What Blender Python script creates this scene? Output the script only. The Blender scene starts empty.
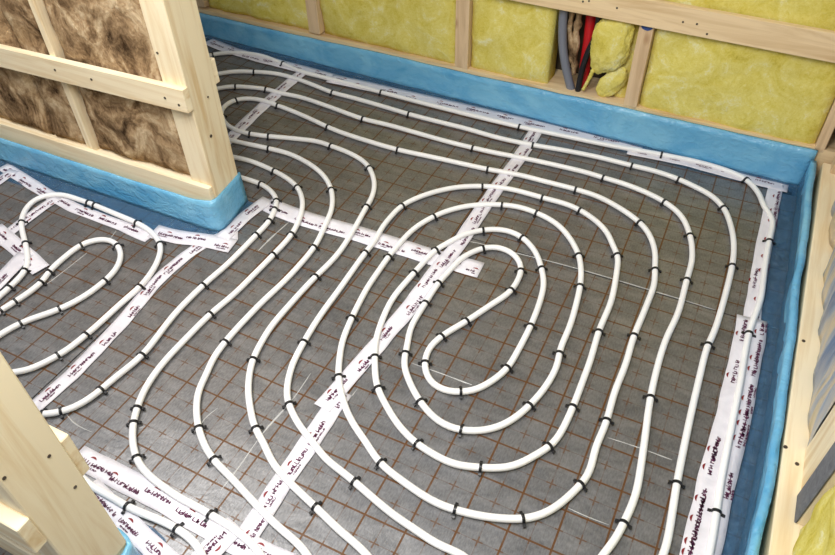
import bpy, bmesh, math, random
from math import radians, sin, cos, pi, floor as mfloor
from mathutils import Vector, Matrix, noise as mn

# ------------------------------------------------------------------ camera
S = 0.1                                   # one printed grid cell = 10 cm
CAM = Vector((5.69058725, -6.26419703, 14.76793595))     # in grid cells
ROT = (0.8015263936, 0.0198440545, 0.4544642229)
FPX = 709.369571581                       # focal length in pixels of the 835 px wide frame
scene = bpy.context.scene
cam_d = bpy.data.cameras.new('camera'); cam = bpy.data.objects.new('camera', cam_d)
scene.collection.objects.link(cam)
cam.location = CAM * S; cam.rotation_euler = ROT
cam_d.sensor_width = 36.0; cam_d.lens = FPX / 835 * 36.0
cam_d.clip_start = 0.01; cam_d.clip_end = 100
scene.camera = cam

# ------------------------------------------------------------------ light
W = bpy.data.worlds.new('world'); scene.world = W; W.use_nodes = True
W.node_tree.nodes['Background'].inputs[0].default_value = (0.86, 0.93, 1.0, 1)
W.node_tree.nodes['Background'].inputs[1].default_value = 0.35
def area(name, loc, target, size, size_y, power, color):
    d = bpy.data.lights.new(name, 'AREA'); d.shape = 'RECTANGLE'; d.size = size; d.size_y = size_y
    d.energy = power; d.color = color
    o = bpy.data.objects.new(name, d); scene.collection.objects.link(o)
    o.location = Vector(loc) * S
    o.rotation_euler = ((Vector(target) - Vector(loc)) * S).to_track_quat('-Z', 'Y').to_euler()
    return o
area('work_lamp', (-0.2, -3.7, 19), (-8, 3, 0), 0.8, 0.8, 33, (1.0, 0.98, 0.95))
area('hall_fill', (-13, 0.5, 21), (-11.5, 3.5, 0), 0.8, 0.8, 21, (1.0, 0.985, 0.96))  # added fill to brighten the hall floor and left wall, source unseen
scene.view_settings.view_transform = 'Standard'
scene.view_settings.look = 'None'
scene.view_settings.gamma = 1
scene.view_settings.use_curve_mapping = False
scene.view_settings.exposure = 0.48

# ------------------------------------------------------------------ helpers
RM = Matrix.Identity(3)
from mathutils import Euler
RM = Euler(ROT, 'XYZ').to_matrix()
def ray(u, v): return RM @ Vector(((u - 417.5) / FPX, -(v - 277.5) / FPX, -1.0))
def onz(u, v, z=0.0):
    d = ray(u, v); return CAM + d * ((z - CAM.z) / d.z)
def onx(u, v, x):
    d = ray(u, v); return CAM + d * ((x - CAM.x) / d.x)
def ony(u, v, y):
    d = ray(u, v); return CAM + d * ((y - CAM.y) / d.y)

def srgb(r, g, b):
    f = lambda c: (c / 255 / 12.92) if c / 255 <= 0.04045 else ((c / 255 + 0.055) / 1.055) ** 2.4
    return (f(r), f(g), f(b), 1)

def link(name, me, mat=None, parent=None, loc=None, rz=0.0):
    o = bpy.data.objects.new(name, me); scene.collection.objects.link(o)
    if mat is not None and me is not None and not me.materials: me.materials.append(mat)
    if loc is not None: o.location = loc
    o.rotation_euler = (0, 0, rz)
    if parent is not None: o.parent = parent
    return o
def mesh(name, verts, faces, smooth=False):
    me = bpy.data.meshes.new(name)
    me.from_pydata([tuple(Vector(v) * S) for v in verts], [], faces); me.validate()
    bm = bmesh.new(); bm.from_mesh(me); bmesh.ops.recalc_face_normals(bm, faces=bm.faces); bm.to_mesh(me); bm.free()
    if smooth: me.polygons.foreach_set('use_smooth', [True] * len(me.polygons))
    me.update(); return me
def open_mesh(name, verts, faces, smooth=True):
    me = bpy.data.meshes.new(name)
    me.from_pydata([tuple(Vector(v) * S) for v in verts], [], faces); me.validate()
    if smooth: me.polygons.foreach_set('use_smooth', [True] * len(me.polygons))
    me.update(); return me
def tag(o, label, cat, group=None, kind=None):
    o['label'] = label; o['category'] = cat
    if group: o['group'] = group
    if kind: o['kind'] = kind
    return o
def prism(name, foot, z0, z1, mat, parent=None, bevel=0.02):
    """upright prism on a footprint of (x, y) points, edges eased"""
    n = len(foot)
    me = mesh(name, [(x, y, z0) for x, y in foot] + [(x, y, z1) for x, y in foot],
              [tuple(range(n - 1, -1, -1)), tuple(range(n, 2 * n))] + [(i, (i + 1) % n, n + (i + 1) % n, n + i) for i in range(n)])
    if bevel:
        bm = bmesh.new(); bm.from_mesh(me)
        bmesh.ops.bevel(bm, geom=list(bm.edges), offset=bevel * S, segments=1, affect='EDGES'); bm.to_mesh(me); bm.free()
    return link(name, me, mat, parent)
def box(name, x0, x1, y0, y1, z0, z1, mat, parent=None, bevel=0.02):
    return prism(name, [(x0, y0), (x1, y0), (x1, y1), (x0, y1)], z0, z1, mat, parent, bevel)

def catmull(P, step):
    P = [Vector(p) for p in P]
    out = []
    Q = [P[0] * 2 - P[1]] + P + [P[-1] * 2 - P[-2]]
    for i in range(1, len(Q) - 2):
        p0, p1, p2, p3 = Q[i - 1:i + 3]
        t0 = 0; t1 = t0 + max((p1 - p0).length, 1e-4) ** 0.5; t2 = t1 + max((p2 - p1).length, 1e-4) ** 0.5; t3 = t2 + max((p3 - p2).length, 1e-4) ** 0.5
        n = max(2, int((p2 - p1).length / step))
        for k in range(n):
            t = t1 + (t2 - t1) * k / n
            A1 = p0 * ((t1 - t) / (t1 - t0)) + p1 * ((t - t0) / (t1 - t0))
            A2 = p1 * ((t2 - t) / (t2 - t1)) + p2 * ((t - t1) / (t2 - t1))
            A3 = p2 * ((t3 - t) / (t3 - t2)) + p3 * ((t - t2) / (t3 - t2))
            B1 = A1 * ((t2 - t) / (t2 - t0)) + A2 * ((t - t0) / (t2 - t0))
            B2 = A2 * ((t3 - t) / (t3 - t1)) + A3 * ((t - t1) / (t3 - t1))
            out.append(B1 * ((t2 - t) / (t2 - t1)) + B2 * ((t - t1) / (t2 - t1)))
    out.append(P[-1]); return out
def resample(C, step):
    L = [0.0]
    for a, b in zip(C, C[1:]): L.append(L[-1] + (b - a).length)
    n = max(2, int(L[-1] / step)); out = []; j = 0
    for k in range(n + 1):
        s = L[-1] * k / n
        while j < len(C) - 2 and L[j + 1] < s: j += 1
        d = L[j + 1] - L[j]; out.append(C[j].lerp(C[j + 1], 0 if d < 1e-9 else (s - L[j]) / d))
    return out
def smooth_curve(C, it):
    for k in range(2 * it):                       # shrink-free smoothing
        a = 0.5 if k % 2 == 0 else -0.515
        C = [C[0]] + [C[i] * (1 - a) + (C[i - 1] + C[i + 1]) * (0.5 * a) for i in range(1, len(C) - 1)] + [C[-1]]
    return C
def tube(name, C, r, mat, parent=None, sides=10, fn=None):
    vs = []; fs = []
    for i, p in enumerate(C):
        t = (C[min(i + 1, len(C) - 1)] - C[max(i - 1, 0)]).normalized()
        up = Vector((0, 0, 1)) if abs(t.z) < 0.9 else Vector((1, 0, 0))
        a = t.cross(up).normalized(); b = a.cross(t)
        rr = r * (fn(i) if fn else 1)
        for k in range(sides):
            g = 2 * pi * k / sides; vs.append(p + a * (rr * cos(g)) + b * (rr * sin(g)))
    n = len(C)
    for i in range(n - 1):
        for k in range(sides):
            fs.append((i * sides + k, i * sides + (k + 1) % sides, (i + 1) * sides + (k + 1) % sides, (i + 1) * sides + k))
    fs.append(tuple(range(sides))); fs.append(tuple(range((n - 1) * sides, n * sides)))
    return link(name, mesh(name, vs, fs, True), mat, parent)

# ------------------------------------------------------------------ materials
def M(name):
    m = bpy.data.materials.new(name); m.use_nodes = True
    nt = m.node_tree; b = nt.nodes['Principled BSDF']
    return m, nt, b
class N:
    """tiny node-graph helper"""
    def __init__(s, nt): s.nt = nt
    def new(s, t, **kw):
        n = s.nt.nodes.new(t)
        for k, v in kw.items(): setattr(n, k, v)
        return n
    def put(s, sock, v):
        if hasattr(v, 'is_output'): s.nt.links.new(v, sock)
        else: sock.default_value = v
    def math(s, op, a, b=0.0, clamp=False):
        n = s.new('ShaderNodeMath', operation=op); n.use_clamp = clamp
        s.put(n.inputs[0], a); s.put(n.inputs[1], b); return n.outputs[0]
    def coord(s, kind='Object', scale=(1, 1, 1), rot=(0, 0, 0)):
        c = s.new('ShaderNodeTexCoord'); m = s.new('ShaderNodeMapping'); m.inputs['Scale'].default_value = scale; m.inputs['Rotation'].default_value = rot
        s.nt.links.new(c.outputs[kind], m.inputs[0]); return m.outputs[0]
    def noise(s, co, scale, detail=4, rough=0.55, dist=0.0):
        n = s.new('ShaderNodeTexNoise'); s.nt.links.new(co, n.inputs['Vector'])
        n.inputs['Scale'].default_value = scale; n.inputs['Detail'].default_value = detail
        n.inputs['Roughness'].default_value = rough; n.inputs['Distortion'].default_value = dist
        return n.outputs[0]
    def ramp(s, fac, stops, interp='LINEAR'):
        n = s.new('ShaderNodeValToRGB'); s.nt.links.new(fac, n.inputs[0]); r = n.color_ramp; r.interpolation = interp
        while len(r.elements) < len(stops): r.elements.new(0.5)
        for e, (p, c) in zip(r.elements, stops): e.position = p; e.color = c
        return n.outputs[0]
    def mix(s, fac, a, b):
        n = s.new('ShaderNodeMix', data_type='RGBA'); s.put(n.inputs[0], fac); s.put(n.inputs[6], a); s.put(n.inputs[7], b); return n.outputs[2]
    def bump(s, h, strength, dist, base=None):
        n = s.new('ShaderNodeBump'); n.inputs['Strength'].default_value = strength; n.inputs['Distance'].default_value = dist
        s.nt.links.new(h, n.inputs['Height'])
        if base: s.nt.links.new(base, n.inputs['Normal'])
        return n.outputs[0]

def mat_wood(name, axis, light=srgb(243, 228, 196), dark=srgb(222, 195, 150)):
    m, nt, b = M(name); g = N(nt)
    sc = [14, 14, 14]; sc[axis] = 0.9
    co = g.coord('Object', sc)
    n1 = g.noise(co, 2.2, 5, 0.6, 0.6)
    col = g.ramp(n1, [(0.3, dark), (0.55, light), (0.8, (light[0] * 1.02, light[1] * 1.01, light[2], 1))])
    sc2 = [3, 3, 3]; sc2[axis] = 1.6
    v = g.new('ShaderNodeTexVoronoi'); nt.links.new(g.coord('Object', sc2), v.inputs['Vector']); v.inputs['Scale'].default_value = 2.3
    kn = g.ramp(v.outputs['Distance'], [(0.03, (1, 1, 1, 1)), (0.10, (0, 0, 0, 1))])
    col = g.mix(g.math('MULTIPLY', kn, 0.55), col, srgb(150, 98, 52))
    nt.links.new(col, b.inputs['Base Color']); b.inputs['Roughness'].default_value = 0.62
    nt.links.new(g.bump(n1, 0.12, 0.002), b.inputs['Normal']); return m
WOOD = [mat_wood('pine_along_x', 0), mat_wood('pine_along_y', 1), mat_wood('pine_along_z', 2)]
WOODG = [mat_wood('grey_pine_along_x', 0, srgb(236, 210, 168), srgb(206, 172, 124)), None,
         mat_wood('grey_pine_along_z', 2, srgb(224, 196, 158), srgb(192, 160, 122))]

def mat_wool(name, stops, scale, stretch=(1, 1, 1), dist=1.2, bump=0.9, fw=0.38):
    m, nt, b = M(name); g = N(nt)
    co = g.coord('Object', stretch)
    big = g.noise(co, scale, 4, 0.6, dist)
    fine = g.noise(co, scale * 9, 3, 0.7, 1.5)
    f = g.math('ADD', g.math('MULTIPLY', big, 1 - fw), g.math('MULTIPLY', fine, fw))
    nt.links.new(g.ramp(f, stops), b.inputs['Base Color'])
    b.inputs['Roughness'].default_value = 0.95; b.inputs['Specular IOR Level'].default_value = 0.05
    nt.links.new(g.bump(f, bump, 0.012), b.inputs['Normal']); return m
YWOOL = mat_wool('yellow_mineral_wool', [(0.28, srgb(184, 164, 56)), (0.40, srgb(216, 200, 92)), (0.54, srgb(228, 216, 124)), (0.68, srgb(236, 232, 186))], 9.0, (1, 1, 1), 1.6, 0.6)
BWOOL = mat_wool('brown_mineral_wool', [(0.35, srgb(66, 50, 35)), (0.45, srgb(130, 105, 78)), (0.53, srgb(172, 144, 110)), (0.64, srgb(216, 194, 160))], 5.0, (1, 1, 0.8), 2.6, 0.9, 0.26)

def plain(name, col, rough=0.5, spec=0.5, metal=0.0):
    m, nt, b = M(name); b.inputs['Base Color'].default_value = col; b.inputs['Roughness'].default_value = rough
    b.inputs['Specular IOR Level'].default_value = spec; b.inputs['Metallic'].default_value = metal; return m
def mottled(name, c0, c1, scale, rough, spec=0.5, bump=0.0, bscale=None, dist=0.004, stretch=(1, 1, 1)):
    m, nt, b = M(name); g = N(nt); co = g.coord('Object', stretch)
    n = g.noise(co, scale, 5, 0.6, 0.8)
    nt.links.new(g.ramp(n, [(0.3, c0), (0.7, c1)]), b.inputs['Base Color'])
    b.inputs['Roughness'].default_value = rough; b.inputs['Specular IOR Level'].default_value = spec
    if bump: nt.links.new(g.bump(g.noise(co, bscale or scale * 4, 4, 0.6, 1.0), bump, dist), b.inputs['Normal'])
    return m
PIPE = mottled('white_pipe_plastic', srgb(236, 235, 235), srgb(248, 247, 247), 6, 0.38)
BLACK = plain('black_clip_plastic', srgb(20, 20, 24), 0.4)
TAPE = mottled('white_tape', srgb(212, 209, 217), srgb(232, 229, 236), 14, 0.45, 0.4, 0.5, 30, 0.003)
INK = plain('purple_tape_ink', srgb(86, 26, 66), 0.6)
REDINK = plain('maroon_tape_ink', srgb(128, 28, 34), 0.6)
FOAM = mottled('blue_foam', srgb(84, 162, 210), srgb(132, 196, 228), 6, 0.22, 0.6, 0.7, 30, 0.009, (1, 1, 1.5))
CREASE = plain('film_crease_glint', srgb(206, 206, 204), 0.25, 0.8); CREASE.node_tree.nodes['Principled BSDF'].inputs['Alpha'].default_value = 0.7  # pale colour paints the glint on the panel joint and film folds
SHEATH = plain('dark_sheathing', srgb(70, 60, 46), 0.9)
GREYT = mottled('grey_sealing_foam', srgb(92, 94, 100), srgb(120, 122, 128), 60, 0.9)

def mat_film(name, base, alpha):
    m, nt, b = M(name); g = N(nt); co = g.coord('Object')
    n = g.noise(co, 9, 4, 0.6, 1.2)
    nt.links.new(g.ramp(n, [(0.32, tuple(c * 0.75 for c in base[:3]) + (1,)), (0.68, base)]), b.inputs['Base Color'])
    b.inputs['Roughness'].default_value = 0.16; b.inputs['Specular IOR Level'].default_value = 0.7
    b.inputs['Alpha'].default_value = alpha
    wr = g.noise(g.coord('Object', (1, 1, 1)), 34, 5, 0.65, 2.0)
    nt.links.new(g.bump(wr, 1.0, 0.014), b.inputs['Normal']); return m
FILM = mat_film('blue_skirt_film', srgb(74, 126, 168), 0.62)

def mat_foil():
    m, nt, b = M('grid_printed_foil'); g = N(nt)
    c = g.new('ShaderNodeTexCoord'); sep = g.new('ShaderNodeSeparateXYZ'); nt.links.new(c.outputs['Object'], sep.inputs[0])
    def dist(o):                                   # distance to the nearest full grid line, in cells
        return g.math('PINGPONG', g.math('MULTIPLY', o, 10.0), 0.5)
    dx, dy = dist(sep.outputs[0]), dist(sep.outputs[1])
    hx, hy = g.math('SUBTRACT', 0.5, dx), g.math('SUBTRACT', 0.5, dy)
    lt = lambda a, v: g.math('LESS_THAN', a, v)
    AND = lambda a, q: g.math('MULTIPLY', a, q)
    OR = lambda a, q: g.math('MAXIMUM', a, q)
    major = OR(lt(dx, 0.023), lt(dy, 0.023))
    cross = OR(AND(lt(hx, 0.018), OR(lt(hy, 0.12), lt(dy, 0.09))), AND(lt(hy, 0.018), OR(lt(hx, 0.12), lt(dx, 0.09))))
    half = OR(lt(hx, 0.009), lt(hy, 0.009))
    wear = g.noise(g.coord('Object'), 30, 3, 0.6)
    ink = OR(OR(AND(major, 1.0), AND(cross, 0.8)), AND(half, 0.42))
    ink = AND(ink, g.math('ADD', 0.62, g.math('MULTIPLY', wear, 0.7), True))
    big = g.noise(g.coord('Object', (1, 2.2, 1)), 7, 5, 0.65, 1.2)
    fine = g.noise(g.coord('Object', (260, 90, 1)), 1.0, 2, 0.5)
    grey = g.ramp(g.math('ADD', g.math('MULTIPLY', big, 0.6), g.math('MULTIPLY', fine, 0.4)), [(0.34, srgb(104, 104, 106)), (0.66, srgb(146, 145, 146))])
    nt.links.new(g.mix(ink, grey, srgb(92, 57, 18)), b.inputs['Base Color'])
    nt.links.new(g.math('MULTIPLY', g.math('SUBTRACT', 1.0, ink), 0.62), b.inputs['Metallic'])
    b.inputs['Roughness'].default_value = 0.40; b.inputs['Specular IOR Level'].default_value = 0.4
    n1 = g.bump(fine, 0.25, 0.0006)
    nt.links.new(g.bump(g.noise(g.coord('Object'), 11, 5, 0.65, 1.4), 0.35, 0.004, n1), b.inputs['Normal'])
    return m
FOIL = mat_foil()
PIPES={
'main':[(215.0,74.0),(220.0,73.0),(234.4,71.2),(253.4,71.4,1),(274.1,73.0),(292.1,77.1),(310.1,83.4),(332.7,92.1,1),(349.8,96.6),(364.4,100.6),(386.1,106.9),(410.4,114.1,1),(431.1,119.5),(467.2,128.5),(490.0,135.1),(508.0,139.6),(533.3,144.6,1),(562.1,149.5),(598.2,156.7),(631.5,165.0,1),(657.0,171.3),(679.0,179.0,1),(695.5,186.6),(711.8,195.6),(724.4,208.8,1),(731.1,225.9),(733.9,242.1),(732.5,264.6,1),(714.9,330.0),(707.7,346.2,1),(697.2,387.7),(687.9,429.2),(677.0,483.8,1),(670.6,523.5),(663.4,554.2),('w',6.75,0.3),('w',5.6,-1.3),('w',4,-1.75),('w',2.7,-1.45),(367.3,555.1),(338.5,528.9),(313.3,504.6,1),(286.2,478.4),(268.2,455.0),(266.4,447.5),(255.5,428.6,1),(250.7,409.7),(248.3,391.6),(250.1,370.0),(253.9,356.9,1),(269.8,328.1),(290.0,303.8),(314.2,277.6,1),(330.0,262.1),(340.8,249.5),(353.4,229.7),(366.1,207.1,1),(371.8,196.7),(374.2,182.3),(368.8,167.0,1),(362.4,160.3),(348.0,152.0),(331.8,145.9,1),(317.3,141.1),(292.1,137.9),(267.8,135.7,1),(251.5,133.6,1),(239.8,130.8),(229.0,125.8),(221.8,115.5,1),(224.5,106.0),(237.1,99.3,1),(256.1,98.8),(277.7,105.1,1),(304.7,115.9),(328.2,126.7,1),(340.8,131.8),(369.7,141.2),(396.7,148.9,1),(438.2,157.9),(460.0,162.8),(487.9,168.8,1),(517.7,174.2),(546.5,181.4),(574.5,188.6,1),(593.4,194.4),(600.0,197.0),(621.6,208.8),(638.8,221.4,1),(648.7,233.1),(655.0,251.1),(655.0,268.3,1),(654.4,283.0),(645.4,308.3),(633.7,337.1,1),(625.9,363.3),(614.7,392.4),(606.1,422.2,1),(594.9,450.1),(589.5,471.2),(579.6,484.7,1),(567.9,496.5),(549.8,510.0),(530.0,517.2),(524.4,518.1,1),(508.2,518.1),(481.1,515.4),(454.1,508.7,1),(441.5,504.6),(421.6,493.8),(396.2,475.7),(380.9,463.1,1),(365.5,441.1),(351.1,419.5),(342.1,396.1),(338.5,376.2,1),(339.4,360.0),(342.1,342.5),(351.1,319.1,1),(367.3,287.5),(380.0,268.6),(387.7,257.6,1),(400.3,242.3),(414.7,227.9),(434.6,215.8,1),(456.2,208.0),(480.0,204.4),(500.5,204.4,1),(518.5,206.6),(537.4,212.9,1),(554.6,222.1),(567.2,234.2),(578.4,254.0,1),(581.1,271.1),(580.2,285.5,1),(571.5,320.9),(558.8,354.2,1),(558.8,360.0),(546.2,385.2),(530.0,404.2,1),(515.4,416.8),(497.3,426.3),(479.3,429.9),(460.4,428.9,1),(446.9,424.9),(432.4,415.0),(419.8,400.0,1),(409.0,379.8),(404.0,360.0),(406.3,351.5,1),(410.8,328.1),(425.2,302.9,1),(439.7,281.2,1),(449.0,271.1),(463.4,256.7),(483.4,248.0,1),(493.3,246.8),(509.5,251.3),(519.4,262.1),(520.7,271.1,1),(515.8,282.8),(510.0,291.1,1),(490.1,305.0),(467.6,320.0,1),(443.3,334.9,1),(429.7,347.9),(425.2,364.2,1),(428.8,377.1),(436.1,385.2),(446.9,389.7),(459.1,391.0,1),(475.7,388.8),(491.9,380.2),(506.7,368.1,1),(517.2,351.5),(529.8,327.2,1),(538.8,304.7),(543.7,283.0),(541.6,269.3,1),(536.2,253.1),(523.6,238.3,1),(509.5,231.1),(495.1,229.1),(481.2,230.0,1),(468.0,233.3),(459.8,236.0),(445.4,244.1),(435.8,249.5,1),(421.9,263.9),(412.9,273.8,1),(399.4,289.2),(394.4,295.6),(385.4,311.9),(377.6,333.5),(375.1,346.1),(374.9,357.8,1),(375.5,374.4),(377.8,387.4,1),(385.4,403.3),(396.2,421.3),(410.6,437.5),(419.3,444.7,1),(432.4,452.8),(452.3,462.8),(479.3,466.7,1),(497.3,467.3),(519.0,463.5),(534.3,454.6),(548.9,446.5,1),(560.6,432.1),(572.4,407.8,1),(580.5,387.0),(590.4,360.0),(599.4,329.9,1),(611.1,301.1),(616.5,274.0),(617.5,255.3,1),(610.6,240.0),(610.8,238.5),(600.0,224.1),(581.6,210.7,1),(565.4,203.5),(543.8,197.6,1),(517.7,190.4),(499.7,187.0),(482.9,185.9,1),(460.0,186.6),(431.0,192.6),(403.0,204.8,1),(387.7,220.1),(384.1,224.3),(373.3,242.3),(364.8,253.1,1),(339.0,289.2),(318.7,317.3),(303.4,342.5,1),(292.5,364.2),(288.0,381.6),(287.1,396.1),(289.5,405.1,1),(300.6,426.7),(316.9,446.5),(322.3,455.0),(338.5,468.5),(352.9,480.2,1),(378.2,501.9),(399.8,519.0),(418.0,530.7),(439.7,545.1),(463.1,555.1),('w',4.2,-0.25),('w',5.1,-0.15),('w',5.75,0.5),(603.0,554.2),(611.1,545.1),(623.7,522.6,1),(635.5,494.7),(642.7,455.0),(650.8,397.0,1),(659.4,360.0),(666.5,338.3),(678.3,312.1),(686.9,280.0,1),(691.8,261.6),(692.3,249.3),(689.8,234.0,1),(681.1,215.4),(665.8,202.4,1),(645.1,191.6),(621.6,182.6),(604.5,177.6,1),(586.2,172.0),(550.1,163.4),(519.5,157.0),(496.1,152.5),(471.7,147.1,1),(447.3,141.1),(418.5,133.0),(389.7,124.9),(361.7,118.0,1),(328.2,106.0),(301.1,97.0),(279.5,92.4),(266.0,88.8,1),(247.0,86.7),(235.9,86.1,1),(220.0,87.4),(213.0,89.0)],
'outer':[(201.9,56.5),(213.8,53.9,1),(235.6,52.3),(259.4,54.9),(283.2,63.4,1),(301.0,71.0),(340.0,81.0),(382.4,92.1,1),(430.0,104.5),(480.0,117.0),(521.0,126.6,1),(562.1,135.1),(610.0,145.0),(662.1,154.2,1),(702.1,162.6),(731.0,171.7),(746.3,179.4,1),(759.8,194.7),(765.2,208.3),(771.6,215.7),(771.8,229.6),(769.1,241.9,1),(764.7,269.2),(760.7,298.9),(749.2,333.2,1),(740.1,384.1),(731.1,429.2),(721.1,482.0),(716.6,513.0,1),(709.4,554.2),('w',7.9,0.6),('w',7.3,-1.4),('w',5.8,-2.75),('w',3.8,-3.15),('w',1.8,-2.3),(304.2,550.5),(279.0,527.1),(257.3,505.5),(232.1,478.4),(213.2,458.6,1),(205.1,445.7),(198.4,426.8,1),(196.6,411.5),(198.8,389.8),(208.3,370.0),(209.8,364.3),(224.2,342.7,1),(257.2,306.5),(290.0,274.9),(314.5,245.9,1),(324.4,226.1),(331.6,208.0),(331.2,189.9,1),(324.4,176.5),(311.8,165.2),(290.1,153.8),(270.3,148.4,1),(245.1,143.0),(228.8,139.4)],
'gamma':[(229.7,155.8),(248.7,160.1),(273.0,170.0,1),(288.3,179.0),(297.3,187.3,1),(302.2,200.3),(301.0,212.9),(291.9,233.3,1),(273.6,254.0,1),(254.1,273.8),(233.7,293.8),(210.3,313.7,1),(181.5,342.5),(161.6,364.2),(144.9,388.7),(136.4,409.9,1),(133.4,422.4,1),(132.3,433.7),(136.1,456.8,1),(144.7,470.3),(157.3,482.0),(171.8,492.0),(181.6,498.8),(199.7,507.6),(212.6,515.9,1),(232.1,527.1),(246.5,539.7),(261.0,555.1),('w',0.5,-2.75),('w',2,-3.9),('w',4.5,-4.4)],
'delta':[(241.5,177.2),(259.5,183.2,1),(270.3,190.4),(276.4,200.8,1),(274.1,209.3,1),(268.9,220.7,1),(257.3,233.3,1),(227.0,263.9),(202.7,285.2,1),(176.1,311.9),(140.9,355.5,1),(116.1,376.1),(98.9,390.5,1),(80.5,403.1),(61.5,410.8,1),(41.7,413.6,1),(24.0,414.0)],
'eps':[(78.0,474.0),(89.7,484.7),(108.7,495.0),(127.6,506.4,1),(155.5,518.1),(179.0,529.8,1),(193.4,542.4),(202.4,555.1),('w',-1,-3),('w',0.2,-4.2),('w',2.5,-5.3)],
'hall_outer':[(-14.0,308.0),(0.0,295.0),(10.3,286.0,1),(18.0,278.2),(25.2,268.8,1),(27.0,254.4),(25.2,243.8,1),(22.5,232.1),(21.3,223.1,1),(24.3,211.4),(30.6,203.3),(39.7,197.3),(59.5,194.3),(77.5,198.8),(88.3,202.4,1),(95.2,205.1,1),(115.4,213.5),(135.7,222.2,1),(150.0,230.7),(156.1,237.8),(159.7,243.2,1),(158.8,256.7),(151.6,271.1),(140.3,285.5,1),(122.6,301.3),(101.0,321.1),(84.4,335.5,1),(58.8,354.4,1),(40.8,363.1),(30.0,368.8),(5.0,373.0)],
'hall_inner':[(-14.0,320.0),(0.9,309.4,1),(13.5,302.2,1),(42.4,280.6,1),(47.8,272.4,1),(63.1,258.0),(82.9,243.8,1),(101.0,239.3),(111.8,241.1),(117.5,246.5,1),(120.4,254.4),(115.4,268.8),(105.1,279.7,1),(86.5,294.1),(61.3,307.6,1),(22.5,322.0,1),(0.0,334.1),(-16.0,345.0)],
}

# ================================================================== THE SETTING
rnd = random.Random(7)
# ---- floor: screed base with the printed foil panels laid on it
def structure(o, label):
    o['kind'] = 'structure'; o['label'] = label; o['category'] = o.name.split('_')[0]; return o
SCREED = mottled('grey_screed', srgb(110, 108, 104), srgb(140, 138, 132), 3, 0.9)
FLOOR = structure(box('floor', -24, 10.5, -14, 19.5, -1.0, -0.06, SCREED, None, 0), 'floor covered with grey grid printed foil insulation panels')
# (x0, x1, y0, y1) in room cells, grid origin and turn measured from the print
PANELS = [(-1.02, 8.75, -14, 9.62, 0.0, 0.0, 0.0), (-1.02, 8.75, 9.66, 16.95, 2.9776, 11.1038, 0.0115),
          (-11.35, -1.06, 8.46, 17.6, -4.0816, 11.1677, -0.0108), (-8.3, -1.06, -14, 8.42, -5.0383, 0.2327, -0.0174),
          (-24, -8.34, -14, 6.7, -9.783, 0.9455, -0.0056), (-24, -11.39, 8.3, 17.9, -15.1, 11.0, 0.0)]
panel_objs = []
for x0, x1, y0, y1, ox, oy, th in PANELS:
    c, s_ = cos(-th), sin(-th)
    L = lambda x, y: (c * (x - ox) - s_ * (y - oy), s_ * (x - ox) + c * (y - oy))
    q = [L(x0, y0), L(x1, y0), L(x1, y1), L(x0, y1)]
    me = mesh('foil_panel', [(x, y, -0.055) for x, y in q] + [(x, y, 0.0) for x, y in q],
              [(3, 2, 1, 0), (4, 5, 6, 7), (0, 1, 5, 4), (1, 2, 6, 5), (2, 3, 7, 6), (3, 0, 4, 7)])
    o = link('foil_panel', me, FOIL, FLOOR, Vector((ox, oy, 0)) * S, th)
    panel_objs.append(o)

def ribbon_verts(C, w, z0, amp, seed, cols=4, edge=0.012):
    vs = []; fs = []
    for i, p in enumerate(C):
        t = (C[min(i + 1, len(C) - 1)] - C[max(i - 1, 0)]).normalized(); nrm = Vector((-t.y, t.x, 0))
        for k in range(cols + 1):
            a = (k / cols - 0.5) * w
            if k in (0, cols): a += edge * mn.noise(Vector((i * 0.35, k * 3.1, seed))) * 2
            q = p + nrm * a
            vs.append(Vector((q.x, q.y, z0 + amp * (0.5 + 0.5 * mn.noise(Vector((q.x * 2.3, q.y * 2.3, seed * 1.7)))))))
    n = cols + 1
    for i in range(len(C) - 1):
        for k in range(cols): fs.append((i * n + k, i * n + k + 1, (i + 1) * n + k + 1, (i + 1) * n + k))
    return vs, fs
def crease(pts, w, panel):
    C = resample(catmull([onz(*p) for p in pts], 0.2), 0.2)
    vs = []; fs = []
    for i, p in enumerate(C):
        t = (C[min(i + 1, len(C) - 1)] - C[max(i - 1, 0)]).normalized(); nrm = Vector((-t.y, t.x, 0))
        ww = w * (0.35 + 0.65 * abs(mn.noise(Vector((i * 0.31, w * 90, 2.0)))) * 1.6) * (0.2 if i in (0, len(C) - 1) else 1)
        vs += [p + nrm * ww * 0.5 + Vector((0, 0, 0.002)), p + Vector((0, 0, 0.014)), p - nrm * ww * 0.5 + Vector((0, 0, 0.002))]
    for i in range(len(C) - 1):
        for k in range(2): fs.append((i * 3 + k, i * 3 + k + 1, i * 3 + k + 4, i * 3 + k + 3))
    o = link('film_crease', open_mesh('film_crease', vs, fs), CREASE, FLOOR)
    return o
for pts, w, pi_ in [([(455, 239), (478, 243), (500, 249), (545, 260), (600, 275), (650, 290), (680, 299), (715, 310)], 0.06, 0),
                    ([(289, 222), (272, 237), (258, 251)], 0.07, 3), ([(311, 373), (293, 399), (282.6, 411), (264.6, 431), (237.5, 469), (221, 490)], 0.06, 3),
                    ([(607.5, 437.5), (640, 448), (672, 460)], 0.05, 0), ([(411, 363), (440, 373), (472, 385)], 0.05, 0), ([(568, 508), (588, 517), (609, 525)], 0.06, 0),
                    ([(87, 253), (68, 268), (47, 284)], 0.06, 4), ([(116, 231), (110, 239)], 0.06, 4), ([(218, 408), (205, 418), (196, 434)], 0.05, 3),
                    ([(60, 405), (75, 424), (92, 432)], 0.05, 3), ([(358, 388), (345, 405)], 0.05, 0)]:
    crease(pts, w, panel_objs[pi_])

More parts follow.
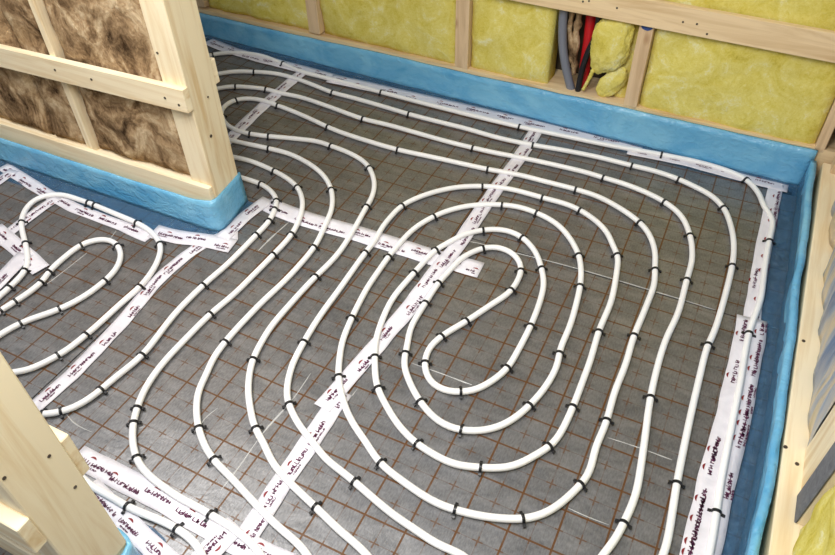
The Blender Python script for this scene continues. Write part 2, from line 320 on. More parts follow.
# ---- back wall (measured along its foot): line, inward normal
BA, BB = Vector((-17.07, 17.62)), Vector((7.12, 16.66))
BE = (BB - BA).normalized(); BN = Vector((BE.y, -BE.x))                # BN points into the room
def bw(x, n=0.0, z=0.0):
    p = BA + BE * ((x - BA.x) / BE.x) + BN * n; return Vector((p.x, p.y, z))
def onback(u, v, n=0.0):
    d = ray(u, v); q = BA + BN * n - Vector((CAM.x, CAM.y))
    return CAM + d * (q.dot(BN) / (d.x * BN.x + d.y * BN.y))
def bslab(name, x0, x1, n0, n1, z0, z1, mat, parent=None, bevel=0.02):
    f = [bw(x0, n0), bw(x1, n0), bw(x1, n1), bw(x0, n1)]
    return prism(name, [(p.x, p.y) for p in f], z0, z1, mat, parent, bevel)
TOPZ = 24.0
WALL_BACK = structure(bslab('wall_back', -26, 10, -1.9, -1.7, -0.9, TOPZ, SHEATH, None, 0), 'timber framed back wall with yellow insulation between its studs')
def bpx(u0, u1, v, n): return onback(u0, v, n).x, onback(u1, v, n).x
NS = -0.16
PT = lambda x: 1.26 + (x + 17.0) * (1.52 - 1.26) / 25.0           # plate top, read off along the wall
vs = []
for x in (-26, 9.3):
    for n in (-1.65, NS):
        for z in (-0.06, PT(x)): vs.append(bw(x, n, z))
link('bottom_plate', mesh('bottom_plate', vs, [(0, 1, 3, 2), (4, 6, 7, 5), (0, 4, 5, 1), (2, 3, 7, 6), (1, 5, 7, 3), (0, 2, 6, 4)]), WOODG[0], WALL_BACK)
studs = []
for u0, u1, v in [(309.0, 319.6, 33), (454.5, 467.5, 60), (625.0, 639.0, 95), (815.5, 827.0, 145)]:
    x0, x1 = bpx(u0, u1, v, NS)
    studs.append((x0, x1)); bslab('stud', x0, x1, -1.65, NS, PT(-5), TOPZ, WOODG[2], WALL_BACK)
bslab('stud', studs[0][0] - 6.2, studs[0][0] - 5.7, -1.65, NS, PT(-5), TOPZ, WOODG[2], WALL_BACK)
bb = [onback(u, v, 0.05).z for u, v in ((555, 6.7), (635.5, 25), (722.7, 43.6), (835, 63.7))]
bt = [onback(u, v, 0.05).z for u, v in ((655.6, 0), (745, 17.5), (835, 35.2))]
ZB0, ZB1 = sum(bb) / 4, sum(bt) / 3
bslab('batten', -26, 9.2, NS, 0.06, ZB0, ZB1, WOODG[0], WALL_BACK)
for k in range(1, 4): bslab('batten', -26, 9.2, NS, 0.06, ZB0 + 5.4 * k, ZB1 + 5.4 * k, WOODG[0], WALL_BACK)
SCREW = plain('dark_screw_head', srgb(70, 58, 46), 0.5)
BLUEINK = plain('blue_paint', srgb(58, 84, 150), 0.7)
def disc(name, c, n, r, mat, parent, th=0.012, sides=8):
    n = n.normalized(); a = n.orthogonal().normalized(); b_ = n.cross(a)
    vs = [c + (a * cos(2 * pi * k / sides) + b_ * sin(2 * pi * k / sides)) * r + n * h for h in (-0.01, th) for k in range(sides)]
    fs = [tuple(range(sides)), tuple(range(sides, 2 * sides))] + [(k, (k + 1) % sides, sides + (k + 1) % sides, sides + k) for k in range(sides)]
    return link(name, mesh(name, vs, fs), mat, parent)
for u, v in [(583, 1.5), (589, 1), (617, 8), (683, 22), (697, 24), (707, 34)]:
    disc('screw', onback(u, v, 0.06), Vector((BN.x, BN.y, 0)), 0.035, SCREW, WALL_BACK)
for u, v, w, h in [(648, 1.5, 0.36, 0.42), (646.5, 27.5, 0.34, 0.22)]:                # paint smeared on the stud at the batten
    p = onback(u, v, NS); x, z = p.x, p.z
    nn = 10; c = bw(x, NS + 0.012, z)
    vs = [c] + [bw(x + cos(2 * pi * k / nn) * w * 0.5 * (0.8 + 0.4 * rnd.random()), NS + 0.012, z + sin(2 * pi * k / nn) * h * 0.5 * (0.8 + 0.4 * rnd.random())) for k in range(nn)]
    link('paint_mark', open_mesh('paint_mark', vs, [(0, 1 + k, 1 + (k + 1) % nn) for k in range(nn)], False), BLUEINK, WALL_BACK)

# ---- right wall
RX = 8.87
WALL_RIGHT = structure(box('wall_right', 10.1, 10.3, -14, 19, -0.9, TOPZ, SHEATH, None, 0), 'timber framed right wall with film and yellow insulation')
box('bottom_plate', RX, 10.05, -14, bw(RX, 0).y - 0.05, -0.06, 1.22, WOOD[1], WALL_RIGHT, 0.03)
yg0, yg1 = onx(800, 490.4, 9.24), onx(835, 443, 9.24)
yg2, yg3 = onx(797.8, 515.6, 9.24), onx(835, 470, 9.24)
GY1 = 0.5 * (yg0.y + yg1.y); GY0 = 0.5 * (yg2.y + yg3.y)
ys0, ys1 = onx(806, 440, 9.24).y, onx(835, 402, 9.24).y
SY1 = 0.5 * (ys0 + ys1)
box('stud', 9.295, 10.05, GY0 + 0.02, SY1, 1.22, TOPZ, WOOD[2], WALL_RIGHT)
box('stud', 9.295, 10.05, GY0 - 6.4, GY0 - 5.9, 1.22, TOPZ, WOOD[2], WALL_RIGHT)
box('stud', 9.1, 10.05, bw(9.1).y - 0.62, bw(9.1).y - 0.08, 1.22, TOPZ, WOODG[2], WALL_RIGHT)
for u, v in [(785.5, 447), (797, 464), (803.5, 341)]:
    disc('screw', onz(u, v, 1.22), Vector((0, 0, 1)), 0.045, SCREW, WALL_RIGHT)

# ---- stub wall on the left (its end post stands in the room)
WALL_LEFT = structure(box('wall_left', -24, -8.9, 7.75, 7.85, 1.85, TOPZ, SHEATH, None, 0), 'freestanding pine stud wall on the left with brown insulation')
box('bottom_plate', -24, -8.9, 6.8, 8.1, -0.06, 1.5, WOOD[0], WALL_LEFT, 0.03)
box('batten', -24, -8.05, 6.60, 6.77, 0.9, 1.66, WOOD[0], WALL_LEFT)
prism('end_post', [(-8.86, 6.77), (-8.0, 6.77), (-8.16, 8.12), (-8.9, 8.12)], -0.06, TOPZ, WOOD[2], WALL_LEFT, 0.03)
box('stud', -13.24, -13.00, 6.77, 7.7, 1.5, TOPZ, WOOD[2], WALL_LEFT)
box('stud', -19.6, -19.1, 6.77, 7.7, 1.5, TOPZ, WOOD[2], WALL_LEFT)
for k in range(4):
    z = 4.36 + 5.2 * k
    dz = 0.40 if k == 0 else 0.0                  # the lowest batten is nailed slightly out of level
    vs = [(x, y, z + h - (dz if x < -20 else 0)) for x in (-24, -7.95) for y in (6.55, 6.77) for h in (0, 0.70)]
    link('batten', mesh('batten', vs, [(0, 1, 3, 2), (4, 6, 7, 5), (0, 4, 5, 1), (2, 3, 7, 6), (1, 5, 7, 3), (0, 2, 6, 4)]), WOOD[0], WALL_LEFT)
    box('batten', -24, -8.22, 8.14, 8.36, z + 0.02, z + 0.78, WOOD[0], WALL_LEFT)
for u, v in [(157.5, 53), (179, 105), (55, 70), (91.5, 79.5), (165, 98)]:
    disc('screw', ony(u, v, 6.55 if v > 60 else 6.77), Vector((0, -1, 0)), 0.04, SCREW, WALL_LEFT)
disc('screw', onx(211, 136, -8.04), Vector((1, 0.1, 0)), 0.05, SCREW, WALL_LEFT)
disc('screw', onx(208, 97, -8.04), Vector((1, 0.1, 0)), 0.03, SCREW, WALL_LEFT)

# ---- stub wall nearest the camera
NX = -2.75
WALL_NEAR = structure(box('wall_near', -24, NX - 0.95, -3.35, -3.25, 1.0, TOPZ, SHEATH, None, 0), 'freestanding pine stud wall nearest the camera at lower left')
box('bottom_plate', -24, NX - 0.02, -4.08, -3.05, -0.06, 1.0, WOOD[0], WALL_NEAR, 0.03)
box('end_post', NX - 0.9, NX, -4.1, -3.03, 1.0, TOPZ, WOOD[2], WALL_NEAR, 0.03)
box('stud', -8.4, -7.9, -4.1, -3.4, 1.0, TOPZ, WOOD[2], WALL_NEAR)
for k in range(4):
    box('batten', -24, NX + 0.02, -4.36, -4.1, 3.1 + 5.2 * k, 3.92 + 5.2 * k, WOOD[0], WALL_NEAR)
    box('batten', -24, NX - 0.05, -3.03, -2.84, 3.5 + 5.2 * k, 4.6 + 5.2 * k, WOOD[0], WALL_NEAR)
for u, v in [(75, 487), (49, 456), (4, 478)]:
    disc('screw', onx(u, v, NX), Vector((1, 0, 0)), 0.035, SCREW, WALL_NEAR)

# ================================================================== INSULATION
def wool(name, P, W_, H_, mat, amp, depth, seed, step=0.16, label='', group=None):
    """batt W_ x H_ whose front P(u, v, bulge) is lumpy; depth = how far its back lies behind"""
    nu = max(6, int(W_ / step)); nv = max(6, int(H_ / (step * 1.4)))
    vs = []; fs = []
    for j in range(nv + 1):
        for i in range(nu + 1):
            u = W_ * i / nu; v = H_ * j / nv
            e = min(u, W_ - u, v, H_ - v)
            q = Vector((u * 0.9, v * 0.9, seed * 7.3))
            d = amp * (mn.noise(q) + 0.55 * mn.noise(q * 2.7) + 0.3 * mn.noise(q * 6.1)) - 0.16 * math.exp(-e / 0.12)
            vs.append(P(u, v, d))
    n = nu + 1
    for j in range(nv):
        for i in range(nu): fs.append((j * n + i, j * n + i + 1, (j + 1) * n + i + 1, (j + 1) * n + i))
    b0 = len(vs)
    vs += [P(0, 0, -depth), P(W_, 0, -depth), P(W_, H_, -depth), P(0, H_, -depth)]
    e0 = list(range(0, n)); e1 = [j * n + nu for j in range(nv + 1)]; e2 = [nv * n + i for i in range(nu, -1, -1)]; e3 = [j * n for j in range(nv, -1, -1)]
    for e, a, b_ in ((e0, b0, b0 + 1), (e1, b0 + 1, b0 + 2), (e2, b0 + 2, b0 + 3), (e3, b0 + 3, b0)): fs.append(tuple([a] + e + [b_]))
    fs.append((b0, b0 + 1, b0 + 2, b0 + 3))
    o = link(name, mesh(name, vs, fs, True), mat)
    return tag(o, label, 'insulation', group)
ZT = 15.0
def back_batt(x0, x1, z0, z1, seed, label, n0=-0.27, amp=0.09):
    wool('insulation_batt', lambda u, v, d: bw(x0 + u, n0 + d, z0 + v), x1 - x0, z1 - z0, YWOOL, amp, 0.9, seed, 0.17, label, 'yellow batts in the back wall')
xs = studs
back_batt(xs[0][0] - 5.68, xs[0][0] - 0.02, 1.30, ZT, 1, 'yellow mineral wool batt in back wall left of its leftmost visible stud')
back_batt(xs[0][1] + 0.02, xs[1][0] - 0.02, 1.30, ZT, 2, 'yellow mineral wool batt between the two left studs of back wall')
xg = onback(553, 50, -0.42).x - 0.08
back_batt(xs[1][1] + 0.02, xg, 1.30, ZT, 3, 'yellow mineral wool batt just left of the grey conduit')
back_batt(xs[2][1] + 0.02, xs[3][0] - 0.02, 1.30, ZT, 4, 'wide yellow mineral wool batt at right end of the back wall')
xh = onback(613, 80, -0.5).x
back_batt(xh, xs[2][0] - 0.02, 1.30, ZT, 5, 'narrow strip of yellow mineral wool behind the torn tuft', -0.55, 0.16)

def left_batt(x0, x1, seed, label):
    wool('insulation_batt', lambda u, v, d: Vector((x0 + u, 6.89 - d, 1.52 + v)), x1 - x0, ZT - 1.52, BWOOL, 0.11, 0.75, seed, 0.14, label, 'brown batts in the left stub wall')
left_batt(-12.98, -8.9, 11, 'brown mineral wool batt beside the end post of left wall')
left_batt(-14.92, -13.26, 12, 'narrow brown mineral wool batt between slim stud and dark joint')
left_batt(-19.08, -15.06, 13, 'brown mineral wool batt at the far left frame edge')
wool('insulation_batt', lambda u, v, d: Vector((-7.88 + u, -3.92 - d, 1.02 + v)), 4.2, 8.0, BWOOL, 0.1, 0.5, 17, 0.2, 'brown mineral wool batt below the batten in lower left corner')

wool('insulation_batt', lambda u, v, d: Vector((9.26 - d, GY0 - 5.88 + u, 1.24 + v)), 5.80, ZT - 1.24, YWOOL, 0.12, 0.7, 21, 0.16, 'yellow mineral wool batt in right wall below grey sealing strip')
seal = box('sealing_strip', 9.23, 9.285, GY0, GY1, 1.24, TOPZ, GREYT, None, 0.02)
tag(seal, 'dark grey foam sealing strip running up the right wall stud', 'sealing strip')

# clear film over the far right bay, its reflections painted as colour streaks
def mat_sheet():
    m, nt, b = M('crumpled_vapour_film'); g = N(nt)
    n = g.noise(g.coord('Object', (1, 5.0, 0.8), (0, 0, 0)), 1.3, 4, 0.55, 1.6)
    nt.links.new(g.ramp(n, [(0.36, srgb(96, 118, 156)), (0.47, srgb(150, 162, 180)), (0.55, srgb(206, 188, 158)), (0.66, srgb(188, 176, 140))]), b.inputs['Base Color'])
    b.inputs['Roughness'].default_value = 0.3; b.inputs['Specular IOR Level'].default_value = 0.6
    nt.links.new(g.bump(n, 0.5, 0.03), b.inputs['Normal']); return m
yA, yB = SY1 + 0.01, bw(9.1).y - 0.64
def sheet_pt(u, v):
    q = Vector((u * 0.8 + v * 0.12, v * 0.22, 5.0))
    f = 0.24 * mn.noise(q) + 0.13 * mn.noise(q * 2.3) + 0.04 * mn.noise(q * 6)
    e = min(u, (yB - yA) - u, 0.4) / 0.4
    return Vector((9.32 - 0.7 * f * e - 0.05 * min(1, v / 0.8), yA + u, 1.24 + v))
nu, nv = 70, 60
vs = []; fs = []
for side in (0, 0.05):
    for j in range(nv + 1):
        for i in range(nu + 1): vs.append(sheet_pt((yB - yA) * i / nu, (ZT - 1.24) * j / nv) + Vector((side, 0, 0)))
n_ = nu + 1; K = n_ * (nv + 1)
for j in range(nv):
    for i in range(nu):
        a = j * n_ + i; fs.append((a, a + 1, a + n_ + 1, a + n_)); fs.append((K + a, K + a + n_, K + a + n_ + 1, K + a + 1))
for i in range(nu): fs.append((i, K + i, K + i + 1, i + 1))
o = link('vapour_film', open_mesh('vapour_film', vs, fs), mat_sheet()); tag(o, 'crumpled plastic film with painted blue reflections covering the far bay of right wall', 'plastic film')

# ---- services in the open bay of the back wall
def bpath(pts, n): return [onback(u, v, n) for u, v in pts]
GREYP = plain('grey_conduit_plastic', srgb(120, 124, 136), 0.5)
REDP = plain('red_sleeve_plastic', srgb(196, 22, 30), 0.45)
BLK = plain('black_cable_sheath', srgb(22, 22, 28), 0.45)
def service(name, pts, n, r, mat, label, cat):
    P = bpath(pts, n); up = (P[0] - P[1]).normalized()
    P = [P[0] + Vector((0, 0, 7))] + P + [P[-1] + (P[-1] - P[-2]).normalized() * 0.35]
    C = resample(catmull(P, 0.15), 0.15)
    return tag(tube(name, C, r, mat, None, 12), label, cat)
service('conduit', [(563.7, 10), (562.5, 30), (563, 48), (566, 68), (570, 85)], -0.5, 0.155, GREYP, 'grey plastic conduit rising in the open bay of back wall', 'conduit')
service('heating_sleeve', [(592, 14), (589, 40), (585, 66), (582.5, 86)], -0.85, 0.20, REDP, 'red plastic sleeve rising behind the black cable', 'pipe sleeve')
service('cable', [(599, 17), (595.5, 36), (588, 52), (582, 70), (579, 84)], -0.42, 0.105, BLK, 'black cable crossing in front of the red sleeve', 'cable')
for pts, r, lb in [([(571.5, 14), (570.5, 40), (573, 66)], 0.13, 'torn brown mineral wool strip beside the grey conduit'),
                   ([(579, 16), (576, 40), (574, 74)], 0.16, 'frayed brown mineral wool strip left of the red sleeve')]:
    P = bpath(pts, -0.72); P = [P[0] + Vector((0, 0, 3))] + P
    C = resample(catmull(P, 0.1), 0.1); C = [p + mn.noise_vector(p * 1.9) * 0.07 for p in C]
    tag(tube('wool_strip', C, r, BWOOL, None, 10, lambda i: 0.8 + 0.5 * mn.noise(Vector((i * 0.4, r * 40, 0)))), lb, 'insulation')
def lump(name, c, ax, az, rx, rn, rz, seed, label, mat=YWOOL, lean=0.0):
    bm = bmesh.new(); bmesh.ops.create_icosphere(bm, subdivisions=5, radius=1.0)
    me = bpy.data.meshes.new(name)
    for v in bm.verts:
        q = v.co.copy(); k = 1 + 0.18 * mn.noise(q * 1.5 + Vector((seed, 0, 0))) + 0.07 * mn.noise(q * 4 + Vector((0, seed, 0))) + 0.04 * mn.noise(q * 11) + 0.03 * mn.noise(q * 23)
        q *= k
        p = c + ax * (q.x * rx + q.z * lean) + Vector((BN.x, BN.y, 0)) * (q.y * rn) + Vector((0, 0, q.z * rz)); v.co = p * S
    bm.to_mesh(me); bm.free(); me.polygons.foreach_set('use_smooth', [True] * len(me.polygons))
    return tag(link(name, me, mat), label, 'insulation')
AX = Vector((BE.x, BE.y, 0))
lump('wool_tuft', onback(611, 43, -0.34), AX, None, 0.72, 0.30, 1.15, 3.0, 'torn yellow mineral wool tuft bulging from the open bay', YWOOL, 0.12)
lump('wool_tuft', onback(612, 82, -0.42), AX, None, 0.42, 0.2, 0.62, 8.0, 'small yellow wool clump under the torn tuft', YWOOL, 0.22)
C = resample(catmull(bpath([(594, 70), (588, 80), (583, 90)], -0.28), 0.06), 0.06)
tag(tube('wool_wisp', [p + mn.noise_vector(p * 4) * 0.03 for p in C], 0.085, YWOOL, None, 8, lambda i: 0.7 + 0.6 * abs(mn.noise(Vector((i * 0.5, 1, 0))))), 'thin yellow wool wisp hanging over the red sleeve', 'insulation')

# ================================================================== BLUE EDGE STRIPS
def edge_strip(path, hfun, inward, thick, amp, seed, label, skirt, fillet=0.3, fz=0.35, lean=0.0):
    """foam strip standing along path (front foot), its film skirt lying out over the floor"""
    C = resample([Vector((p[0], p[1], 0)) for p in path], 0.22); n = len(C)
    nr = []
    for i in range(n):
        t = (C[min(i + 1, n - 1)] - C[max(i - 1, 0)]).normalized(); q = Vector((t.y, -t.x, 0)); nr.append(q if inward > 0 else -q)
    rows = 7; vs = []; fs = []
    def pt(i, z, off):
        w = amp * (mn.noise(Vector((C[i].x * 0.5, C[i].y * 0.5, seed + z * 0.5))) * (0.3 + z) + 0.4 * mn.noise(Vector((C[i].x * 1.8, C[i].y * 1.8, seed + z))))
        return C[i] + nr[i] * (w - off - lean * z) + Vector((0, 0, z))
    for i in range(n):
        h = hfun(C[i]) + 0.03 * mn.noise(Vector((C[i].x * 0.9, C[i].y * 0.9, seed)))
        for k in range(rows): vs.append(pt(i, h * k / (rows - 1), 0))
        for k in range(rows - 1, -1, -1): vs.append(pt(i, h * k / (rows - 1), thick))
    m_ = 2 * rows
    for i in range(n - 1):
        for k in range(m_): fs.append((i * m_ + k, i * m_ + (k + 1) % m_, (i + 1) * m_ + (k + 1) % m_, (i + 1) * m_ + k))
    fs.append(tuple(range(m_))); fs.append(tuple(range((n - 1) * m_, n * m_)))
    root = link('edge_strip', mesh('edge_strip', vs, fs, True), FOAM)
    root.data.polygons.foreach_set('use_smooth', [True] * len(root.data.polygons))
    tag(root, label, 'edge strip')
    # skirt film
    vs = []; fs = []; prof = 12
    for i in range(n):
        w = skirt(C[i])
        for k in range(prof + 1):
            if k <= 5:
                a = pi / 2 * k / 5; off = fillet * (1 - cos(a)); z = fz * (1 - sin(a))
            else:
                off = fillet + (w - fillet) * (k - 5) / (prof - 5); z = 0
            p = pt(i, 0, 0)
            z += 0.008 + 0.05 * max(0, mn.noise(Vector((p.x * 1.1 + off * 2.2, p.y * 1.1, seed * 3 + off)))) * max(0.0, 1 - (k / prof) * 1.7)
            p = pt(i, 0, 0) + nr[i] * (off + 0.015); vs.append(Vector((p.x, p.y, z)))
    m_ = prof + 1
    for i in range(n - 1):
        for k in range(prof): fs.append((i * m_ + k, i * m_ + k + 1, (i + 1) * m_ + k + 1, (i + 1) * m_ + k))
    link('skirt_film', open_mesh('skirt_film', vs, fs), FILM, root)
    return root
def lerp_tab(tab, t):
    if t <= tab[0][0]: return tab[0][1]
    for (a, va), (b_, vb) in zip(tab, tab[1:]):
        if t <= b_: return va + (vb - va) * (t - a) / (b_ - a)
    return tab[-1][1]
HB = [(p.x, p.z) for p in (onback(u, v, -0.05) for u, v in ((205, 14.5), (300, 36), (398, 57.5), (480, 77), (556, 93.5), (640, 112), (700, 125), (760, 139), (812, 150)))]
edge_strip([(bw(x).x, bw(x).y) for x in (-24, -10, 0, 8.6)], lambda p: lerp_tab(HB, p.x), 1, 0.12, 0.03, 1.0,
           'blue foam edge strip along the foot of the back wall', lambda p: 0.5, 0.14, 0.12)
RXT = [(-14, 8.55), (2.1, 8.55), (4.6, 8.63), (8.4, 8.66), (11.7, 8.6), (15.4, 8.52), (16.4, 8.5)]
edge_strip([(lerp_tab(RXT, y), y) for y in (16.52, 15, 13.4, 11.7, 10, 8.4, 6.5, 4.6, 3.3, 2.1, 0, -5, -10, -13.5)], lambda p: 1.22, 1, 0.17, 0.06, 2.0,
           'blue foam edge strip running down the right wall', lambda p: 0.62, 0.14, 0.8)
edge_strip([(-23.5, 6.38), (-14, 6.38), (-8.3, 6.40), (-8.05, 6.44), (-7.93, 6.55), (-7.9, 6.75), (-7.96, 7.4), (-8.10, 8.22)], lambda p: 1.10 if p.x < -9 else lerp_tab([(-9, 1.10), (-8.2, 1.22)], p.x), 1, 0.06, 0.015, 3.0,
           'pale blue foam edge strip wrapped round the foot of left stub wall', lambda p: 0.75 if p.x < -9 else lerp_tab([(-9, 0.75), (-8.3, 0.45)], p.x), 0.10, 0.08, 0.05)
edge_strip([(NX + 0.02, -4.1), (NX + 0.12, -3.2), (NX + 0.02, -2.95), (NX - 0.3, -2.86), (-6, -2.86), (-12, -2.86), (-23.5, -2.86)], lambda p: 0.95, 1, 0.09, 0.03, 4.0,
           'blue foam edge strip at the foot of near stub wall', lambda p: 0.55, 0.12, 0.12)

# ================================================================== TAPES
def glyph(rg, vs, fs, o, t, nrm, z, h):
    """one smudged illegible printed letter"""
    w = h * (0.35 + 0.6 * rg.random())
    def bar(a0, b0, a1, b1, th):
        d = Vector((a1 - a0, b1 - b0)); L_ = max(d.length, 1e-4); q = Vector((-d.y, d.x)) / L_ * th * 0.5
        k = len(vs)
        for a, b_ in ((a0 + q.x, b0 + q.y), (a1 + q.x, b1 + q.y), (a1 - q.x, b1 - q.y), (a0 - q.x, b0 - q.y)):
            p = o + t * a + nrm * b_; vs.append(Vector((p.x, p.y, z)))
        fs.append((k, k + 1, k + 2, k + 3))
    th = h * rg.uniform(0.2, 0.36)
    bar(0, 0, 0.05 * h, h * (0.8 + 0.4 * rg.random()), th)
    if rg.random() < 0.75: bar(w, 0, w, h * 0.75, th)
    y = h * rg.choice((0.0, 0.4, 0.75)); bar(0, y, w, y, th * 0.9)
    if rg.random() < 0.4: bar(0, 0, w, h * 0.7, th * 0.8)
    return w + h * 0.28
def tape(pts, w, label, z=0.03, seed=0, off=0.0, letters=0.085, group='white printed joint tapes', step=1.05, amp=0.012, flip=1, start=0.25, rows=(-0.2, -0.05, 0.04)):
    P = [onz(u, v, z) for u, v in pts]
    C = resample(P if len(P) == 2 else smooth_curve(resample(P, 0.3), 4), 0.2)
    vs, fs = ribbon_verts(C, w, z, amp, seed + 0.5)
    n = len(vs); vs2 = [v - Vector((0, 0, 0.012)) for v in vs]          # real thickness
    fs2 = [tuple(n + i for i in reversed(f)) for f in fs]
    cols = 5; rim = []
    R_ = len(C)
    for i in range(R_ - 1):
        for k in (0, cols - 1):
            a, b_ = i * cols + k, (i + 1) * cols + k; rim.append((a, b_, n + b_, n + a))
    for r_ in (0, R_ - 1):
        for k in range(cols - 1): a, b_ = r_ * cols + k, r_ * cols + k + 1; rim.append((a, b_, n + b_, n + a))
    o = tag(link('joint_tape', mesh('joint_tape', vs + vs2, fs + fs2 + rim, True), TAPE), label, 'tape', group)
    rg = random.Random(seed * 13 + 1); L_ = 0.2 * (len(C) - 1)
    lv, lf, mv, mf = [], [], [], []
    zt = z + amp + 0.006
    def at(s):
        k = min(max(s / 0.2, 0), len(C) - 1.001); i = int(k); return C[i].lerp(C[i + 1], k - i), (C[i + 1] - C[i]).normalized() * flip
    s = start
    while s < L_ - 0.3:
        p, t = at(s if flip > 0 else L_ - s); nrm = Vector((-t.y, t.x, 0)); x = 0
        row = rg.choice(rows) * w
        for _ in range(rg.randint(6, 11)):
            if rg.random() < 0.12: x += letters * 0.5
            if x > 0.85 or s + x > L_ - 0.12: break
            x += glyph(rg, lv, lf, p + t * x + nrm * (row - letters * 0.5 + rg.uniform(-0.01, 0.01)), t, nrm, zt, letters)
        if rg.random() < 0.6:                                           # faint second line of small print
            x2 = rg.uniform(0, 0.2)
            for _ in range(rg.randint(5, 9)):
                if x2 > 0.8 or s + x2 > L_ - 0.12: break
                x2 += glyph(rg, lv, lf, p + t * x2 + nrm * (row - letters * 1.35), t, nrm, zt, letters * 0.5)
        # swoosh emblem above the word
        c = p + t * rg.uniform(0.02, 0.35) + nrm * (row + letters * 1.1); k = len(mv); m_ = 6
        for i in range(m_ + 1):
            a = pi * (0.15 + 0.75 * i / m_); th = 0.045 * sin(pi * i / m_) + 0.004
            q = c - t * cos(a) * 0.10 + nrm * sin(a) * 0.05
            for e in (th * 0.5, -th * 0.5): mv.append(Vector((q.x + nrm.x * e, q.y + nrm.y * e, zt)))
        for i in range(m_): mf.append((k + 2 * i, k + 2 * i + 1, k + 2 * i + 3, k + 2 * i + 2))
        s += step * rg.uniform(0.8, 1.15)
    if lv: link('printed_lettering', open_mesh('printed_lettering', lv, lf, False), INK, o)['kind'] = 'stuff'
    if mv: link('printed_emblem', open_mesh('printed_emblem', mv, mf, False), REDINK, o)['kind'] = 'stuff'
    return o
tape([(236, 553), (253.7, 527), (271.8, 496.5), (302.5, 453), (329.5, 412), (343, 392)], 0.52, 'white tape with purple print on the lower end of middle seam', 0.03, 1, letters=0.095)
tape([(322, 408), (358, 367), (378, 344), (405, 313), (431, 277.5), (456, 247.7), (477, 217), (491.5, 195.4), (516, 162.5), (536, 131)], 0.50, 'long white tape up the middle seam to the back wall', 0.045, 2, letters=0.09)
tape([(266, 203), (285, 212), (315, 222), (345, 230), (375, 239), (431, 256.5), (481, 270)], 0.70, 'white tape running from the left post across to middle seam', 0.03, 3, letters=0.085)
tape([(33, 409), (71.5, 375), (102, 343.6), (126, 317.5), (157, 280), (184, 256.7), (211, 239), (238, 235)], 0.46, 'white tape along the threshold seam below the left post', 0.03, 4, letters=0.09)
tape([(222, 238), (245, 216), (268, 199)], 0.50, 'short white tape alongside the left post foot', 0.05, 5, letters=0.085)
tape([(3, 166), (41.5, 190.5), (72, 207), (126, 227.5), (150, 238)], 0.44, 'white tape below the blue strip of left wall', 0.03, 6, letters=0.09)
tape([(153, 231), (178, 237), (205, 240), (233, 246)], 0.62, 'wide short white tape with torn end under left post corner', 0.045, 7, letters=0.09)
tape([(14, 170), (-14, 190)], 0.42, 'short white tape at the upper left frame edge', 0.045, 8, letters=0.09)
tape([(58, 197), (36, 212), (10.8, 231), (-14, 252)], 0.42, 'white tape under the wide pipe bend below left wall', 0.045, 9, letters=0.09)
tape([(-6, 228), (20, 250), (41, 270)], 0.55, 'crumpled white tape slanting under the wide pipe bend at left edge', 0.06, 10, letters=0.085, amp=0.03)
tape([(-10, 290), (8, 272), (26, 254)], 0.55, 'crumpled white tape crossing the slanting one at left edge', 0.075, 11, letters=0.085, amp=0.03)
tape([(307, 68.5), (297.5, 76), (274, 96), (250.6, 117.7), (231, 137.5), (220, 148)], 0.52, 'white tape on the far seam behind the left post', 0.03, 12, letters=0.085)
tape([(208, 41), (230, 50), (262, 59), (305, 70), (345, 81)], 0.6, 'white tape at far left end of the back wall', 0.05, 13, letters=0.085, step=1.2)
tape([(330, 78), (365, 85.5), (422, 98.5), (500, 116.5), (562, 130.5), (643, 146.5)], 0.68, 'long white tape along the middle of the back wall', 0.06, 14, letters=0.09, step=1.2)
tape([(628, 150), (684, 161), (720, 171), (756, 180.3), (788, 188)], 0.55, 'white tape at the right end of the back wall', 0.05, 15, letters=0.085)
tape([(777, 184), (774.6, 192), (764, 245), (755, 299), (750, 332)], 0.46, 'narrow white tape under the outermost pipe at the right corner', 0.05, 16, letters=0.085, flip=-1, step=0.7, rows=(-0.28, 0.2))
tape([(752, 318), (750.6, 333.6), (731, 429), (722, 458), (700, 555), (690, 600)], 0.80, 'wide white tape with heavy print down the right wall', 0.065, 17, letters=0.095, flip=-1, step=0.5, rows=(-0.33, 0.24))
tape([(76, 455), (94, 464), (150, 493), (204, 523), (243, 545), (290, 566)], 0.56, 'white tape running from the near post towards the middle seam', 0.03, 18, letters=0.095)
tape([(88, 486), (105, 503), (146.5, 542), (175, 570)], 0.52, 'white tape along the foot of near wall', 0.045, 19, letters=0.085)
tape([(236, 524), (214, 546), (190, 575)], 0.55, 'short white tape crossing under the near pipes at bottom edge', 0.06, 20, letters=0.095)

# ================================================================== HEATING PIPES AND CLIPS
PR = 0.088; PZ = 0.105
def clip_mesh():
    vs = []; fs = []
    prof = [(-0.185, 0.035), (-0.155, 0.03)] + [(-0.112 * cos(pi * k / 12), PZ + 0.115 * sin(pi * k / 12)) for k in range(13)] + [(0.155, 0.03), (0.185, 0.035)]
    inner = [(-0.19, 0.085), (-0.15, 0.10)] + [(-0.088 * cos(pi * k / 12), PZ + 0.09 * sin(pi * k / 12)) for k in range(13)] + [(0.15, 0.10), (0.19, 0.085)]
    m_ = len(prof)
    for hw in (-0.034, 0.034):
        for a, z in prof: vs.append((hw, a, z))
        for a, z in inner: vs.append((hw, a, z))
    q = 2 * m_
    for k in range(m_ - 1):
        fs += [(k, k + 1, q + k + 1, q + k), (m_ + k + 1, m_ + k, q + m_ + k, q + m_ + k + 1), (k + 1, k, m_ + k, m_ + k + 1), (q + k, q + k + 1, q + m_ + k + 1, q + m_ + k)]
    fs += [(0, q, q + m_, m_), (m_ - 1, 2 * m_ - 1, 2 * q - 1, q + m_ - 1)]
    return mesh('pipe_clip', vs, fs)
CLIP = clip_mesh()
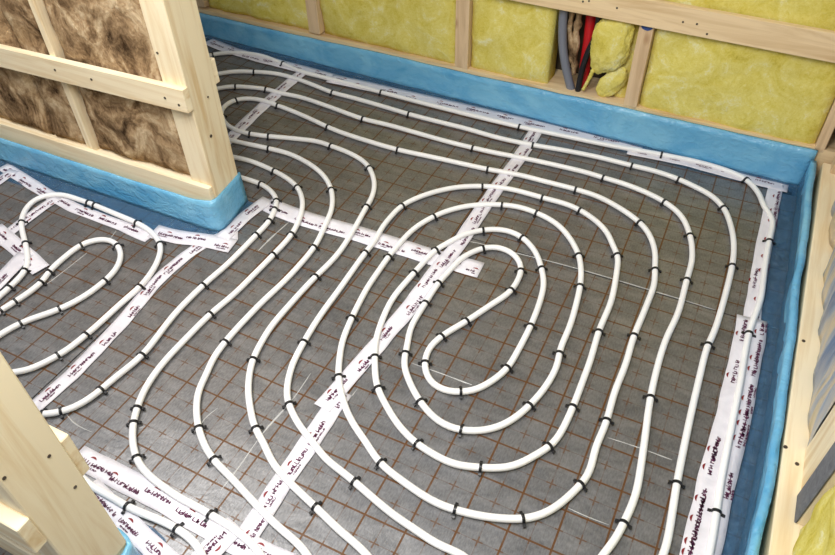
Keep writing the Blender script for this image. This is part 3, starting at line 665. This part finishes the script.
ORD = 'first second third fourth fifth sixth seventh eighth ninth tenth eleventh twelfth thirteenth fourteenth fifteenth'.split()
RUNS = {'main': [(10, 'second pipe from back wall, counted from the left post'), (20, 'long pipe left of the big spiral, from bottom edge to hairpin'),
                 (28, 'fourth pipe from back wall, counted from the hairpin'), (34, 'outermost complete spiral turn, down its right side'),
                 (41, 'outermost complete spiral turn, up its left and over'), (49, 'second complete spiral turn, from right side round to left'),
                 (57, 'innermost spiral loop, from its top'), (63, 'second smallest spiral arch, from its right side'),
                 (70, 'third spiral turn, from left side round the bottom'), (79, 'spiral turn just inside the fourth row, from right to bottom'),
                 (89, 'third pipe from back wall, from bottom edge to left post')],
        'outer': [(9, 'outermost pipe beside the wall tape, from left post'), (15, 'third pipe right of the threshold tape, from bottom edge')],
        'gamma': [(9, 'second pipe right of the threshold tape, from the post')], 'delta': [(10, 'pipe nearest the threshold tape, from the left post')],
        'eps': [(2, 'short pipe beside the near wall, from the left')], 'hall_outer': [(11, 'wide pipe bend below left wall, from the left edge')], 'hall_inner': [(9, 'small hairpin pipe at left, from the left edge')]}
LABEL = {'main': 'long white heating pipe wound as big double spiral with rows to back wall', 'outer': 'white heating pipe running beside the wall tapes at back and right',
         'gamma': 'second white heating pipe to the right of the threshold tape', 'delta': 'white heating pipe nearest the threshold tape, ending by the near post',
         'eps': 'short white heating pipe emerging beside the near wall at bottom left', 'hall_outer': 'white heating pipe in wide bend just below the left wall', 'hall_inner': 'white heating pipe hairpin inside the wide bend at left'}
def pipe(key, pts):
    P = []; clips = []
    for q in pts:
        if q[0] == 'w': P.append(Vector((q[1], q[2], PZ)))
        else:
            p = onz(q[0], q[1], PZ + 0.02); p.z = PZ; P.append(p)
            if len(q) == 3: clips.append(p)
    ext = {'main': (4, 4), 'outer': (4, 4), 'gamma': (4, 1), 'delta': (4, 1.2), 'eps': (2, 1), 'hall_outer': (0.6, 1.2), 'hall_inner': (0.6, 0.6)}[key]
    a, b_ = (P[0] - P[2]).normalized() * ext[0], (P[-1] - P[-3]).normalized() * ext[1]      # runs on out of the picture
    if key in ('main', 'outer', 'gamma', 'delta'):
        a = Vector((-ext[0], 0.15 * a.y, 0))
        if key in ('main', 'outer'): b_ = Vector((-ext[1], 0.15 * b_.y, 0))
    P = [P[0] + a] + P + [P[-1] + b_]
    C = smooth_curve(resample(catmull(P, 0.06), 0.12), 60)
    C = resample(C, 0.15)
    tag(tube('heating_pipe', C, PR, PIPE, None, 12), LABEL[key], 'pipe', 'white heating pipes')
    j = 0; run = 0; cnt = 0
    for n, c in enumerate(clips):
        while n >= RUNS[key][run][0]: run += 1; cnt = 0
        lo = max(0, j - 2); hi = min(len(C), j + 170)
        k = min(range(lo, hi), key=lambda i: (C[i] - c).length_squared)
        j = k; t = (C[min(k + 1, len(C) - 1)] - C[max(k - 1, 0)])
        o = link('pipe_clip', CLIP, BLACK, None, Vector((C[k].x, C[k].y, 0)) * S, math.atan2(t.y, t.x) + rnd.uniform(-0.1, 0.1))
        tag(o, 'black clip, %s on %s' % (ORD[cnt], RUNS[key][run][1]), 'pipe clip', 'black pipe clips'); cnt += 1
for key, pts in PIPES.items(): pipe(key, pts)
